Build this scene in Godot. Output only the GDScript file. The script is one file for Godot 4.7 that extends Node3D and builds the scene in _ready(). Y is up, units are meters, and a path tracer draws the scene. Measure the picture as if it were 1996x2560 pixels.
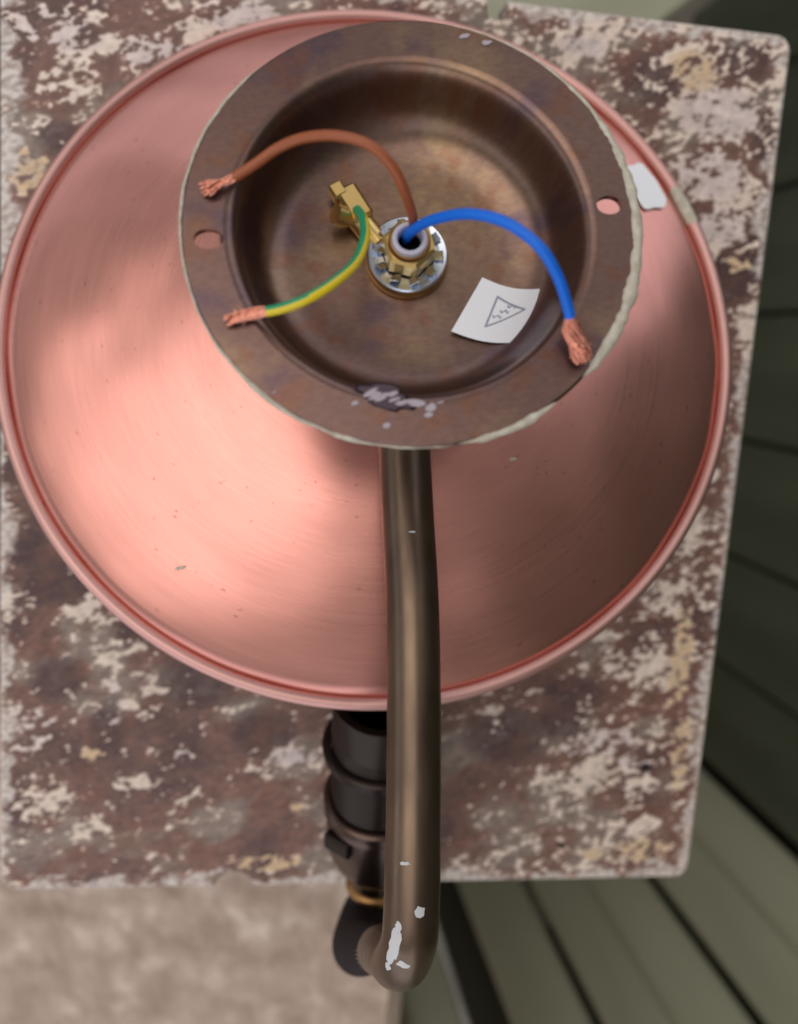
extends Node3D
# Copper wall lamp laid face down on a worn painted table top, seen from above.

var rng := RandomNumberGenerator.new()
var mats := {}

func _ready():
	rng.seed = 4711
	# ---------- camera ----------
	var cam := Camera3D.new()
	cam.name = "camera"
	var att := CameraAttributesPhysical.new()
	att.frustum_focal_length = 24.0
	att.exposure_aperture = 6.0
	att.frustum_focus_distance = 0.25
	att.frustum_near = 0.02
	att.frustum_far = 120.0
	cam.attributes = att
	add_child(cam)
	cam.transform = Transform3D(Basis(Vector3(0.98656, 0.14904, -0.06693), Vector3(-0.04051, -0.17373, -0.98396), Vector3(-0.15828, 0.97345, -0.16537)).orthonormalized(), Vector3(0, 0.372, 0))
	cam.projection = Camera3D.PROJECTION_PERSPECTIVE
	cam.keep_aspect = Camera3D.KEEP_HEIGHT
	cam.fov = 55.17
	cam.near = 0.02
	cam.far = 120.0
	cam.current = true
	# ---------- sky and sun ----------
	var env := Environment.new()
	env.background_mode = Environment.BG_SKY
	var sm := ProceduralSkyMaterial.new()
	sm.sky_top_color = Color(0.915, 0.925, 0.955)
	sm.sky_horizon_color = Color(0.84, 0.86, 0.90)
	sm.sky_curve = 0.2
	sm.ground_bottom_color = Color(0.2, 0.19, 0.18)
	sm.ground_horizon_color = Color(0.45, 0.45, 0.45)
	sm.sky_energy_multiplier = 1.0
	var sky := Sky.new()
	sky.sky_material = sm
	env.sky = sky
	env.background_energy_multiplier = 1.0
	env.tonemap_mode = Environment.TONE_MAPPER_LINEAR
	env.tonemap_exposure = 1.6
	env.sdfgi_enabled = true
	env.ssao_enabled = true
	env.ssil_enabled = true
	var we := WorldEnvironment.new()
	we.name = "environment"
	we.environment = env
	add_child(we)
	var sun := DirectionalLight3D.new()
	sun.name = "sun"
	sun.light_energy = 0.2
	sun.light_color = Color(1.0, 0.975, 0.95)
	sun.light_angular_distance = 50.0
	sun.shadow_enabled = true
	add_child(sun)
	sun.look_at_from_position(Vector3(-0.62, 1.2, -0.5), Vector3.ZERO, Vector3.UP)

	make_materials()
	surroundings()
	table()
	lamp()

# ------------------------------------------------------------------ helpers
func lin(r: int, g: int, b: int) -> Color:
	return Color8(r, g, b).srgb_to_linear()

func obj(called: String, mesh: Mesh, mat: Material, parent: Node = self, at := Transform3D()) -> MeshInstance3D:
	var o := MeshInstance3D.new()
	o.name = called
	o.mesh = mesh
	o.material_override = mat
	o.transform = at
	parent.add_child(o, true)
	return o

func tag(o: Node, label: String, category := "", kind := "") -> void:
	if label: o.set_meta("label", label)
	if category: o.set_meta("category", category)
	if kind: o.set_meta("kind", kind)

func new_st() -> SurfaceTool:
	var st := SurfaceTool.new()
	st.begin(Mesh.PRIMITIVE_TRIANGLES)
	return st

# one triangle, wound so that its front is on the side of the normals
func tri(st: SurfaceTool, p: Array, n: Array, uv: Array, col: Array = []) -> void:
	var order := [0, 1, 2]
	var face: Vector3 = (p[1] - p[0]).cross(p[2] - p[0])
	if face.length_squared() < 1e-18: return
	if face.dot(n[0] + n[1] + n[2]) > 0.0: order = [0, 2, 1]
	for i in order:
		st.set_normal(n[i])
		st.set_uv(uv[i])
		if col: st.set_color(col[i])
		st.add_vertex(p[i])

func quad(st: SurfaceTool, p: Array, n: Array, uv: Array, col: Array = []) -> void:
	if col:
		tri(st, [p[0], p[1], p[2]], [n[0], n[1], n[2]], [uv[0], uv[1], uv[2]], [col[0], col[1], col[2]])
		tri(st, [p[0], p[2], p[3]], [n[0], n[2], n[3]], [uv[0], uv[2], uv[3]], [col[0], col[2], col[3]])
	else:
		tri(st, [p[0], p[1], p[2]], [n[0], n[1], n[2]], [uv[0], uv[1], uv[2]])
		tri(st, [p[0], p[2], p[3]], [n[0], n[2], n[3]], [uv[0], uv[2], uv[3]])

# normals at both ends of each profile segment, smooth across shallow corners
func profile_normals(pr: Array, closed := false) -> Array:
	var seg := []
	for i in pr.size() - 1:
		var d: Vector2 = (pr[i + 1] - pr[i]).normalized()
		seg.append(Vector2(-d.y, d.x))
	var out := []
	for i in seg.size():
		var a: Vector2 = seg[i]
		var b: Vector2 = seg[i]
		var before = seg[i - 1] if i > 0 else (seg[seg.size() - 1] if closed else null)
		var after = seg[i + 1] if i < seg.size() - 1 else (seg[0] if closed else null)
		if before != null and before.dot(seg[i]) > 0.72: a = (before + seg[i]).normalized()
		if after != null and after.dot(seg[i]) > 0.72: b = (after + seg[i]).normalized()
		out.append([a, b])
	return out

# profile points are (radius, height), ordered from the top centre outward and down
func lathe(pr: Array, n := 64, planar := 0.0, wobble := 0.0, start := 0.0) -> ArrayMesh:
	var st := new_st()
	var nn := profile_normals(pr)
	var run := 0.0
	var noise := FastNoiseLite.new()
	noise.frequency = 0.45
	noise.noise_type = FastNoiseLite.TYPE_SIMPLEX_SMOOTH
	noise.fractal_type = FastNoiseLite.FRACTAL_NONE
	for i in pr.size() - 1:
		var a: Vector2 = pr[i]
		var b: Vector2 = pr[i + 1]
		var l := a.distance_to(b)
		for k in n:
			var ps := []; var ns := []; var us := []
			for q in [[k, 0], [k + 1, 0], [k + 1, 1], [k, 1]]:
				var th: float = start + TAU * q[0] / n
				var e: Vector2 = a if q[1] == 0 else b
				var m: Vector2 = nn[i][q[1]]
				var r := e.x
				var hgt := e.y
				if wobble > 0.0:
					hgt += wobble * noise.get_noise_3d(cos(th) * r * 60.0, sin(th) * r * 60.0, 3.0)
				ps.append(Vector3(r * cos(th), hgt, r * sin(th)))
				var nv := Vector3(m.x * cos(th), m.y, m.x * sin(th))
				if wobble > 0.0:
					var qx := cos(th) * r; var qz := sin(th) * r; var ee := 0.002
					var h0 := noise.get_noise_3d(qx * 60.0, qz * 60.0, 3.0)
					nv.x -= wobble * (noise.get_noise_3d((qx + ee) * 60.0, qz * 60.0, 3.0) - h0) / ee * signf(m.y)
					nv.z -= wobble * (noise.get_noise_3d(qx * 60.0, (qz + ee) * 60.0, 3.0) - h0) / ee * signf(m.y)
				ns.append(nv.normalized())
				if planar > 0.0: us.append(Vector2(e.x * cos(th), e.x * sin(th)) / planar + Vector2(0.5, 0.5))
				else: us.append(Vector2(float(q[0]) / n, (run + (l if q[1] else 0.0)) / 0.13))
			quad(st, ps, ns, us)
		run += l
	st.generate_tangents()
	return st.commit()

# resample control points with a Catmull-Rom curve
func smooth_path(c: Array, per := 8) -> Array:
	var out := []
	for i in c.size() - 1:
		var p0: Vector3 = c[maxi(i - 1, 0)]
		var p1: Vector3 = c[i]
		var p2: Vector3 = c[i + 1]
		var p3: Vector3 = c[mini(i + 2, c.size() - 1)]
		for k in per: out.append(p1.cubic_interpolate(p2, p0, p3, float(k) / per))
	out.append(c[c.size() - 1])
	return out

func frames(path: Array) -> Array:
	var out := []
	var t0: Vector3 = (path[1] - path[0]).normalized()
	var side := t0.cross(Vector3.UP if absf(t0.y) < 0.9 else Vector3.RIGHT).normalized()
	for i in path.size():
		var t: Vector3 = (path[mini(i + 1, path.size() - 1)] - path[maxi(i - 1, 0)]).normalized()
		side = (side - t * side.dot(t)).normalized()
		out.append([t, side, side.cross(t).normalized()])
	return out

# radii: one number per path point, or a single number
func tube_into(st: SurfaceTool, path: Array, radii: Array, n := 16, cap := true, split = null) -> void:
	var fr := frames(path)
	var run := 0.0
	for i in path.size() - 1:
		var l: float = path[i].distance_to(path[i + 1])
		for k in n:
			var ps := []; var ns := []; var us := []; var cs := []
			for q in [[i, k], [i, k + 1], [i + 1, k + 1], [i + 1, k]]:
				var th: float = TAU * q[1] / n
				var f: Array = fr[q[0]]
				var d: Vector3 = f[1] * cos(th) + f[2] * sin(th)
				var r: float = radii[mini(q[0], radii.size() - 1)]
				ps.append(path[q[0]] + d * r)
				ns.append(d)
				us.append(Vector2(float(q[1]) / n, (run + (l if q[0] > i else 0.0)) / 0.1))
				if split != null: cs.append(split[1] if d.dot(split[0]) > 0.25 else split[2])
			if split != null:
				var mid: float = TAU * (k + 0.5) / n
				var dm: Vector3 = fr[i][1] * cos(mid) + fr[i][2] * sin(mid)
				var cc: Color = split[1] if dm.dot(split[0]) > 0.35 else split[2]
				cs = [cc, cc, cc, cc]
			quad(st, ps, ns, us, cs)
		run += l
	if cap:
		for e in [0, path.size() - 1]:
			var f: Array = fr[e]
			var nrm: Vector3 = f[0] * (-1.0 if e == 0 else 1.0)
			var r: float = radii[mini(e, radii.size() - 1)]
			for k in n:
				var a: Vector3 = path[e] + (f[1] * cos(TAU * k / n) + f[2] * sin(TAU * k / n)) * r
				var b: Vector3 = path[e] + (f[1] * cos(TAU * (k + 1) / n) + f[2] * sin(TAU * (k + 1) / n)) * r
				var cs := []
				if split != null: cs = [split[2], split[2], split[2]]
				tri(st, [path[e], a, b], [nrm, nrm, nrm], [Vector2.ZERO, Vector2.ZERO, Vector2.ZERO], cs)

func tube(path: Array, radii: Array, n := 16, cap := true, split = null) -> ArrayMesh:
	var st := new_st()
	tube_into(st, path, radii, n, cap, split)
	return st.commit()

# a box with chamfered edges, centred
func chamfer_box_into(st: SurfaceTool, size: Vector3, c: float, at := Transform3D()) -> void:
	var h := size * 0.5
	var pts := {}
	for sx in [-1, 1]:
		for sy in [-1, 1]:
			for sz in [-1, 1]:
				for ax in 3:
					var v := Vector3(h.x - c, h.y - c, h.z - c)
					v[ax] += c
					pts[[sx, sy, sz, ax]] = at * (v * Vector3(sx, sy, sz))
	var z := [Vector2.ZERO, Vector2(1, 0), Vector2(1, 1), Vector2(0, 1)]
	for ax in 3:
		var b := (ax + 1) % 3
		var d := (ax + 2) % 3
		for s in [-1, 1]:
			var ps := []
			for q in [[-1, -1], [1, -1], [1, 1], [-1, 1]]:
				var k := [0, 0, 0, ax]
				k[ax] = s; k[b] = q[0]; k[d] = q[1]
				ps.append(pts[k])
			var nv := Vector3.ZERO
			nv[ax] = s
			nv = (at.basis * nv).normalized()
			quad(st, ps, [nv, nv, nv, nv], z)
		for s in [-1, 1]:
			for t in [-1, 1]:   # the edge along ax between faces b and d
				var ka := [0, 0, 0, b]; var kb := [0, 0, 0, b]; var kc := [0, 0, 0, d]; var kd := [0, 0, 0, d]
				for k in [ka, kb, kc, kd]:
					k[b] = s; k[d] = t
				ka[ax] = -1; kb[ax] = 1; kc[ax] = 1; kd[ax] = -1
				var nv := Vector3.ZERO
				nv[b] = s; nv[d] = t
				nv = (at.basis * nv).normalized()
				quad(st, [pts[ka], pts[kb], pts[kc], pts[kd]], [nv, nv, nv, nv], z)
	for sx in [-1, 1]:
		for sy in [-1, 1]:
			for sz in [-1, 1]:
				var nv := (at.basis * Vector3(sx, sy, sz)).normalized()
				tri(st, [pts[[sx, sy, sz, 0]], pts[[sx, sy, sz, 1]], pts[[sx, sy, sz, 2]]], [nv, nv, nv], [z[0], z[1], z[2]])

func chamfer_box(size: Vector3, c: float) -> ArrayMesh:
	var st := new_st()
	chamfer_box_into(st, size, c)
	return st.commit()

# a prism of a flat outline (x, z) between two heights, its upper edge chamfered
func slab_mesh(outline: PackedVector2Array, top: float, bottom: float, ch: float, uv0: Vector2, uvs: Vector2) -> ArrayMesh:
	var st := new_st()
	var inset := Geometry2D.offset_polygon(outline, -ch, Geometry2D.JOIN_ROUND)[0]
	var t := Geometry2D.triangulate_polygon(inset)
	var up := Vector3.UP
	for i in range(0, t.size(), 3):
		var ps := []; var us := []
		for k in 3:
			var q: Vector2 = inset[t[i + k]]
			ps.append(Vector3(q.x, top, q.y)); us.append((q - uv0) / uvs)
		tri(st, ps, [up, up, up], us)
		tri(st, [ps[0] + up * (bottom - top), ps[1] + up * (bottom - top), ps[2] + up * (bottom - top)], [-up, -up, -up], us)
	var n := outline.size()
	var mid := outline
	for i in n:
		var a: Vector2 = mid[i]
		var b: Vector2 = mid[(i + 1) % n]
		var d := (b - a).normalized()
		var o := Vector2(d.y, -d.x)
		if Geometry2D.is_point_in_polygon((a + b) * 0.5 + o * 1e-4, outline): o = -o
		var nv := Vector3(o.x, 0, o.y)
		var ua := (a - uv0) / uvs
		var ub := (b - uv0) / uvs
		quad(st, [Vector3(a.x, top - ch, a.y), Vector3(b.x, top - ch, b.y), Vector3(b.x, bottom, b.y), Vector3(a.x, bottom, a.y)], [nv, nv, nv, nv], [ua, ub, (b - o * 0.016 - uv0) / uvs, (a - o * 0.016 - uv0) / uvs])
		var nc := (nv + up).normalized()
		var ia := near_point(inset, a)
		var ib := near_point(inset, b)
		quad(st, [Vector3(a.x, top - ch, a.y), Vector3(b.x, top - ch, b.y), Vector3(ib.x, top, ib.y), Vector3(ia.x, top, ia.y)], [nc, nc, nc, nc], [ua, ub, (ib - uv0) / uvs, (ia - uv0) / uvs])
	st.generate_tangents()
	return st.commit()

func near_point(pts: PackedVector2Array, p: Vector2) -> Vector2:
	var best: Vector2 = pts[0]
	var bd := 1e9
	var n := pts.size()
	for i in n:
		var q := Geometry2D.get_closest_point_to_segment(p, pts[i], pts[(i + 1) % n])
		var dd := q.distance_squared_to(p)
		if dd < bd:
			bd = dd; best = q
	return best

# a thin ragged chip: centre, two tangents, normal, half sizes
func chip_into(st: SurfaceTool, at: Vector3, u: Vector3, v: Vector3, nrm: Vector3, rx: float, ry: float, thick: float, n := 13) -> void:
	var rim := []
	var low := []
	for i in n:
		var th := TAU * i / n
		var k := rng.randf_range(0.72, 1.12)
		var off := u * cos(th) * rx * k + v * sin(th) * ry * k
		rim.append(at + off * 0.86 + nrm * thick * rng.randf_range(0.75, 1.15))
		low.append(at + off)
	for i in n:
		var j := (i + 1) % n
		var side: Vector3 = ((rim[i] + rim[j]) * 0.5 - at).normalized()
		var z := [Vector2.ZERO, Vector2.ZERO, Vector2.ZERO, Vector2.ZERO]
		tri(st, [at + nrm * thick, rim[i], rim[j]], [nrm, nrm, nrm], z)
		quad(st, [rim[i], rim[j], low[j], low[i]], [side, side, side, side], z)

# ------------------------------------------------------------------ textures and materials
func noise_of(seed_: int, freq: float, octaves := 4) -> FastNoiseLite:
	var f := FastNoiseLite.new()
	f.seed = seed_
	f.noise_type = FastNoiseLite.TYPE_SIMPLEX_SMOOTH
	f.frequency = freq
	f.fractal_type = FastNoiseLite.FRACTAL_FBM if octaves > 1 else FastNoiseLite.FRACTAL_NONE
	f.fractal_octaves = octaves
	return f

func noise_tex(seed_: int, freq: float, size: int, ramp: Array, octaves := 4, seamless := true) -> NoiseTexture2D:
	var t := NoiseTexture2D.new()
	t.noise = noise_of(seed_, freq, octaves)
	t.width = size; t.height = size
	t.seamless = seamless
	if ramp:
		var g := Gradient.new()
		var offs := PackedFloat32Array(); var cols := PackedColorArray()
		for r in ramp:
			offs.append(r[0]); cols.append(r[1])
		g.offsets = offs; g.colors = cols
		t.color_ramp = g
	return t

func mat(called: String, col: Color, rough: float, metal := 0.0) -> StandardMaterial3D:
	var m := StandardMaterial3D.new()
	m.resource_name = called
	m.albedo_color = col
	m.roughness = rough
	m.metallic = metal
	mats[called] = m
	return m

func smooth(a: float, b: float, x: float) -> float:
	return smoothstep(a, b, x)

func make_materials() -> void:
	# brushed copper: streaks run round the shade
	var w := 2048; var h := 400
	var im := Image.create(w, h, false, Image.FORMAT_RGB8)
	var n1 := noise_of(5, 0.02, 4)
	var n2 := noise_of(6, 0.5, 2)
	for y in h:
		for x in w:
			var s := 0.955 + 0.06 * n1.get_noise_2d(x * 0.035 + 400, y * 0.16) + 0.05 * n1.get_noise_2d(x * 0.13, y * 0.6) + 0.025 * n2.get_noise_2d(x * 0.03, y * 0.7)
			im.set_pixel(x, y, Color(s, s * 0.995, s * 0.99))
	var r2 := RandomNumberGenerator.new()
	r2.seed = 77
	for i in 420:   # small tarnish specks and scratches
		var x := r2.randi() % (w - 12)
		var y := r2.randi() % (h - 4)
		var k := r2.randf_range(0.62, 0.86)
		for j in r2.randi_range(1, 5):
			im.set_pixel(x + j, y + (j / 3 if i % 3 == 0 else 0), Color(k, k * 0.9, k * 0.88))
	var cu := mat("brushed copper", Color(0.875, 0.615, 0.57), 0.34, 1.0)
	cu.albedo_texture = ImageTexture.create_from_image(im)
	var rim := Image.create(512, 256, false, Image.FORMAT_L8)
	for y in 256:
		for x in 512:
			var s := 0.29 + 0.05 * n1.get_noise_2d(x * 0.1 + 99, y * 0.6) + 0.03 * n2.get_noise_2d(x * 0.03, y * 1.0)
			rim.set_pixel(x, y, Color(s, s, s))
	cu.roughness = 1.0
	cu.roughness_texture = ImageTexture.create_from_image(rim)
	cu.roughness_texture_channel = BaseMaterial3D.TEXTURE_CHANNEL_RED
	cu.anisotropy_enabled = true
	cu.anisotropy = 0.2
	cu.clearcoat_enabled = true
	cu.clearcoat = 0.3
	cu.clearcoat_roughness = 0.5
	var cb := mat("copper bead", Color(0.90, 0.71, 0.68), 0.5, 1.0)
	cb.albedo_texture = noise_tex(9, 0.03, 256, [[0.0, Color(0.86, 0.84, 0.83)], [1.0, Color(1, 1, 1)]])
	mat("copper strands", Color(0.95, 0.66, 0.57), 0.32, 1.0)
	# aged bronze of plate, arm and lampholder
	var pb := mat("bronze plate", Color.WHITE, 0.34, 0.93)
	var pi := Image.create(512, 512, false, Image.FORMAT_RGB8)
	var a1 := noise_of(21, 0.012, 5)
	var a2 := noise_of(22, 0.05, 3)
	var a3 := noise_of(23, 0.15, 2)
	for y in 512:
		for x in 512:
			var c := Color(0.475, 0.375, 0.35)
			var gold := smooth(0.0, 0.7, a1.get_noise_2d(x * 0.5, y * 0.5) + 0.15 * a2.get_noise_2d(x * 0.5 + y, y - x * 0.4))
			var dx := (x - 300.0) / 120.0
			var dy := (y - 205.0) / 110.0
			gold = clampf(gold * 0.5 + 0.75 * exp(-(dx * dx + dy * dy)) * (0.8 + 0.4 * a2.get_noise_2d(x * 1.0, y * 1.0)), 0.0, 1.0)  # soft gold patch puts the dish's sky reflection into the colour
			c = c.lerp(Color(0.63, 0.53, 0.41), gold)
			c = c.lerp(Color(0.415, 0.335, 0.355), smooth(0.1, 0.6, a1.get_noise_2d(x * 0.6 + 700, y * 0.6 + 100)))
			c = c.lerp(Color(0.52, 0.35, 0.27), 0.45 * smooth(0.15, 0.5, a2.get_noise_2d(x * 0.3 + 900, y * 0.3)))
			var v := 1.0 + 0.06 * a3.get_noise_2d(x * 0.5 + y * 0.2, y)
			pi.set_pixel(x, y, Color(c.r * v, c.g * v, c.b * v))
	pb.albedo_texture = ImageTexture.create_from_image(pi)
	var ab := mat("bronze arm", Color.WHITE, 1.0, 0.92)
	ab.albedo_texture = noise_tex(31, 0.02, 256, [[0.0, Color(0.33, 0.275, 0.245)], [0.5, Color(0.44, 0.37, 0.315)], [1.0, Color(0.53, 0.45, 0.37)]])
	ab.roughness_texture = noise_tex(32, 0.05, 256, [[0.0, Color(0.27, 0.27, 0.27)], [1.0, Color(0.47, 0.47, 0.47)]])
	ab.roughness_texture_channel = BaseMaterial3D.TEXTURE_CHANNEL_RED
	ab.uv1_triplanar = true
	ab.uv1_scale = Vector3(14, 14, 4)
	mat("dark bronze", Color(0.36, 0.295, 0.265), 0.28, 0.92)
	mat("blackened bronze", Color(0.19, 0.17, 0.18), 0.6).metallic_specular = 0.08
	mat("rubbed brass", Color(0.62, 0.47, 0.30), 0.34, 0.9)
	mat("black plastic", Color(0.21, 0.175, 0.16), 0.33, 0.8)
	mat("brass", Color(0.84, 0.72, 0.47), 0.34, 1.0)
	mat("notch dark", Color(0.11, 0.085, 0.075), 0.7)
	mat("bore", Color(0.06, 0.055, 0.055), 0.7)
	mat("zinc", Color(0.80, 0.83, 0.88), 0.24, 1.0)
	mat("white sleeve", Color(0.80, 0.79, 0.84), 0.4)
	mat("blue insulation", Color8(0, 108, 225), 0.5)
	mat("brown insulation", Color8(158, 84, 48), 0.4)
	var gy := mat("earth insulation", Color.WHITE, 0.36)
	gy.vertex_color_use_as_albedo = true
	var cr := mat("old cream paint", Color(0.86, 0.835, 0.775), 0.75)
	cr.albedo_texture = noise_tex(41, 0.06, 128, [[0.0, Color(0.78, 0.76, 0.72)], [1.0, Color(1, 1, 1)]])
	cr.uv1_triplanar = true
	cr.uv1_scale = Vector3(40, 40, 40)
	mat("plaster chip", Color(0.70, 0.65, 0.68), 0.7)
	mat("white paint", Color(0.80, 0.80, 0.81), 0.6)
	mat("glint", Color(0.96, 0.965, 0.98), 0.35)  # white for the sky glint painted on the shade
	mat("glaze stain", Color(0.30, 0.245, 0.28), 0.45, 0.4)
	# label print
	var lb := mat("warning label", Color.WHITE, 0.5)
	lb.albedo_texture = ImageTexture.create_from_image(label_image())
	# table paint
	var tp := mat("flaking paint", Color.WHITE, 0.6)
	table_paint(tp)
	# surroundings
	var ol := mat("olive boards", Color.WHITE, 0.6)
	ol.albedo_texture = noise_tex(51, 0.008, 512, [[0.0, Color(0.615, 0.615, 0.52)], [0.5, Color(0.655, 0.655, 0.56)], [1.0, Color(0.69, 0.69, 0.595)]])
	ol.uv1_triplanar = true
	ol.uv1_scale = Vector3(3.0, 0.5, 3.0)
	var dk := mat("shaded green boards", Color.WHITE, 0.6)  # shade over the right-hand boards is put into this darker green
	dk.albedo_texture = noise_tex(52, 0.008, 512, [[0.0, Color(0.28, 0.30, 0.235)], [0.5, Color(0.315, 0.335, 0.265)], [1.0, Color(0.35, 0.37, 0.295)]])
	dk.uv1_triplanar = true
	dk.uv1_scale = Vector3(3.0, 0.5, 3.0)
	mat("backing", Color(0.26, 0.26, 0.215), 0.8)
	var rc := mat("roughcast", Color.WHITE, 0.9)
	rc.albedo_texture = noise_tex(61, 0.02, 512, [[0.0, Color(0.63, 0.545, 0.485)], [0.4, Color(0.71, 0.62, 0.56)], [0.62, Color(0.75, 0.665, 0.605)], [0.8, Color(0.83, 0.75, 0.69)], [1.0, Color(0.88, 0.80, 0.74)]], 4)
	rc.uv1_triplanar = true
	rc.uv1_scale = Vector3(2.6, 2.6, 2.6)
	rc.heightmap_enabled = true
	rc.heightmap_texture = noise_tex(62, 0.03, 512, [], 4)
	rc.heightmap_scale = 0.25
	var gr := mat("ground concrete", Color.WHITE, 0.9)
	gr.albedo_texture = noise_tex(63, 0.02, 512, [[0.0, Color(0.36, 0.34, 0.31)], [1.0, Color(0.50, 0.47, 0.43)]])
	gr.uv1_triplanar = true
	gr.uv1_scale = Vector3(0.8, 0.8, 0.8)

func label_image() -> Image:
	var s := 256
	var im := Image.create(s, s, false, Image.FORMAT_RGB8)
	im.fill(Color(0.965, 0.97, 0.99))
	# a warning triangle standing on its left side: corners in the label's own square
	var a := Vector2(92, 52); var b := Vector2(222, 96); var c := Vector2(104, 190)
	var ink := Color(0.48, 0.49, 0.57)
	for y in s:
		for x in s:
			var p := Vector2(x, y)
			var d := minf(seg_d(p, a, b), minf(seg_d(p, b, c), seg_d(p, c, a)))
			var k := 1.0 - smooth(2.6, 5.4, d)
			for i in 3:   # three short wavy strokes inside
				var o := Vector2(150 - i * 19, 84 + i * 27)
				var q := p - o
				if q.x > -4 and q.x < 34 and absf(q.y + q.x * 0.1 - 5.0 * sin(q.x * 0.28)) < 5.0: k = maxf(k, 1.0 - 0.12 * i)
			im.set_pixel(x, y, Color(0.965, 0.97, 0.99).lerp(ink, k * 0.8))
	return im

func seg_d(p: Vector2, a: Vector2, b: Vector2) -> float:
	return Geometry2D.get_closest_point_to_segment(p, a, b).distance_to(p)

# slab outline: x -87..199.5 mm, z -126.5..220.5 mm
const SX0 := -0.0875
const SX1 := 0.1996
const SZ0 := -0.1265
const SZ1 := 0.2205

func table_paint(m: StandardMaterial3D) -> void:
	var w := 861; var h := 1041   # three pixels to the millimetre
	var spots := PackedFloat32Array(); spots.resize(w * h)      # cream cover
	var dark := PackedFloat32Array(); dark.resize(w * h)
	var grey := PackedFloat32Array(); grey.resize(w * h)
	var tint := PackedFloat32Array(); tint.resize(w * h)        # ochre
	var pink := PackedFloat32Array(); pink.resize(w * h)
	for line in PAINT.split("\n"):
		for one in line.split(","):
			var q := one.strip_edges().split(" ")
			if q.size() < 5: continue
			var cx := (q[1].to_float() + 87.5) * 3.0
			var cy := (q[2].to_float() + 126.5) * 3.0
			var rx := q[3].to_float() * 3.0
			var ry := q[4].to_float() * 3.0
			for y in range(maxi(0, int(cy - ry * 1.6)), mini(h, int(cy + ry * 1.6))):
				for x in range(maxi(0, int(cx - rx * 1.6)), mini(w, int(cx + rx * 1.6))):
					var u := (x - cx) / rx
					var v := (y - cy) / ry
					var k := clampf(1.45 - (u * u + v * v), 0.0, 1.0)
					if k <= 0.0: continue
					var i := y * w + x
					match q[0]:
						"d", "k": dark[i] = maxf(dark[i], k * (3.0 if q[0] == "k" else 1.0)); spots[i] -= k * 0.25
						"g": grey[i] = maxf(grey[i], k)
						"m": spots[i] -= 0.35 * k
						"r": tint[i] = maxf(tint[i], 2.0 * k)
						_:
							spots[i] = maxf(spots[i], k * (0.62 if q[0] != "w" else 0.8))
							if q[0] == "o": tint[i] = maxf(tint[i], k)
							if q[0] == "p": pink[i] = maxf(pink[i], k)
	var f1 := noise_of(101, 0.016, 5)
	var f2 := noise_of(102, 0.05, 4)
	var f3 := noise_of(103, 0.006, 3)
	var f4 := noise_of(104, 0.12, 3)
	var im := Image.create(w, h, false, Image.FORMAT_RGB8)
	var hm := Image.create(w, h, false, Image.FORMAT_L8)
	var rg := Image.create(w, h, false, Image.FORMAT_L8)
	for y in h:
		for x in w:
			var i := y * w + x
			var ax := x * 0.60 - y * 0.22     # flakes are longer along the table's diagonal
			var ay := y * 1.0 + x * 0.35
			var big := f3.get_noise_2d(x, y)
			var mid := f1.get_noise_2d(ax, ay)
			var fine := f2.get_noise_2d(ax, ay)
			var dust := f4.get_noise_2d(ax, ay)
			# base: mauve brown oxide, dark stain and grey bloom
			var c := Color(0.52, 0.385, 0.34)
			c = c.lerp(Color(0.605, 0.54, 0.495), clampf(smooth(0.05, 0.5, big + 0.5 * mid) + grey[i] * (0.7 + mid), 0.0, 0.9))
			c = c.lerp(Color(0.335, 0.245, 0.24), clampf(smooth(0.1, 0.55, -big + 0.6 * fine) * 0.7 + dark[i] * (0.75 + 0.8 * fine), 0.0, 1.0))
			c = c.lerp(Color(0.50, 0.33, 0.27), 0.5 * smooth(0.15, 0.5, f1.get_noise_2d(ax + 500, ay)))
			var v := 1.0 + 0.22 * fine + 0.12 * dust
			c = Color(c.r * v, c.g * v, c.b * v)
			# distance to the edge: worn to white undercoat
			var e := minf(minf(x, w - 1 - x), minf(y, h - 1 - y)) / 3.0
			var edge := smooth(5.0, 1.2, e + 8.0 * mid + 5.0 * fine)
			var cover := spots[i] * 0.72 + 0.46 * mid + 0.74 * fine + 0.55 * dust + 0.15 * big + 0.17 * smooth(0.6, 0.95, float(x) / w) + 0.13 * smooth(0.4, 0.0, float(y) / h)
			var paint := smooth(0.30, 0.54, cover)
			var cream := Color(0.90, 0.825, 0.765)
			if pink[i] > 0.0: cream = cream.lerp(Color(0.86, 0.79, 0.77), pink[i])
			if tint[i] > 0.0: cream = cream.lerp(Color(0.82, 0.69, 0.53), clampf(tint[i] * (0.6 + fine), 0.0, 0.75))
			var v2 := 1.0 + 0.12 * fine + 0.10 * dust
			cream = Color(cream.r * v2, cream.g * v2, cream.b * v2)
			c = c.lerp(cream, paint)
			if tint[i] > 1.0: c = Color(0.66, 0.36, 0.16)
			if dark[i] > 1.6: c = Color(0.10, 0.09, 0.09)
			c = c.lerp(Color(0.91, 0.875, 0.845), edge * clampf(0.78 + 0.5 * dust, 0.3, 0.95))
			im.set_pixel(x, y, c.clamp())
			var hh := clampf(0.35 + 0.35 * maxf(paint, edge * 0.6) + 0.10 * fine + 0.10 * dust, 0.0, 1.0)
			hm.set_pixel(x, y, Color(hh, hh, hh))
			var ro := clampf(0.52 + 0.22 * paint + 0.1 * fine, 0.0, 1.0)
			rg.set_pixel(x, y, Color(ro, ro, ro))
	m.albedo_texture = ImageTexture.create_from_image(im)
	m.roughness = 1.0
	m.roughness_texture = ImageTexture.create_from_image(rg)
	m.heightmap_enabled = true
	m.heightmap_texture = ImageTexture.create_from_image(hm)
	m.heightmap_scale = 0.07

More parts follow.
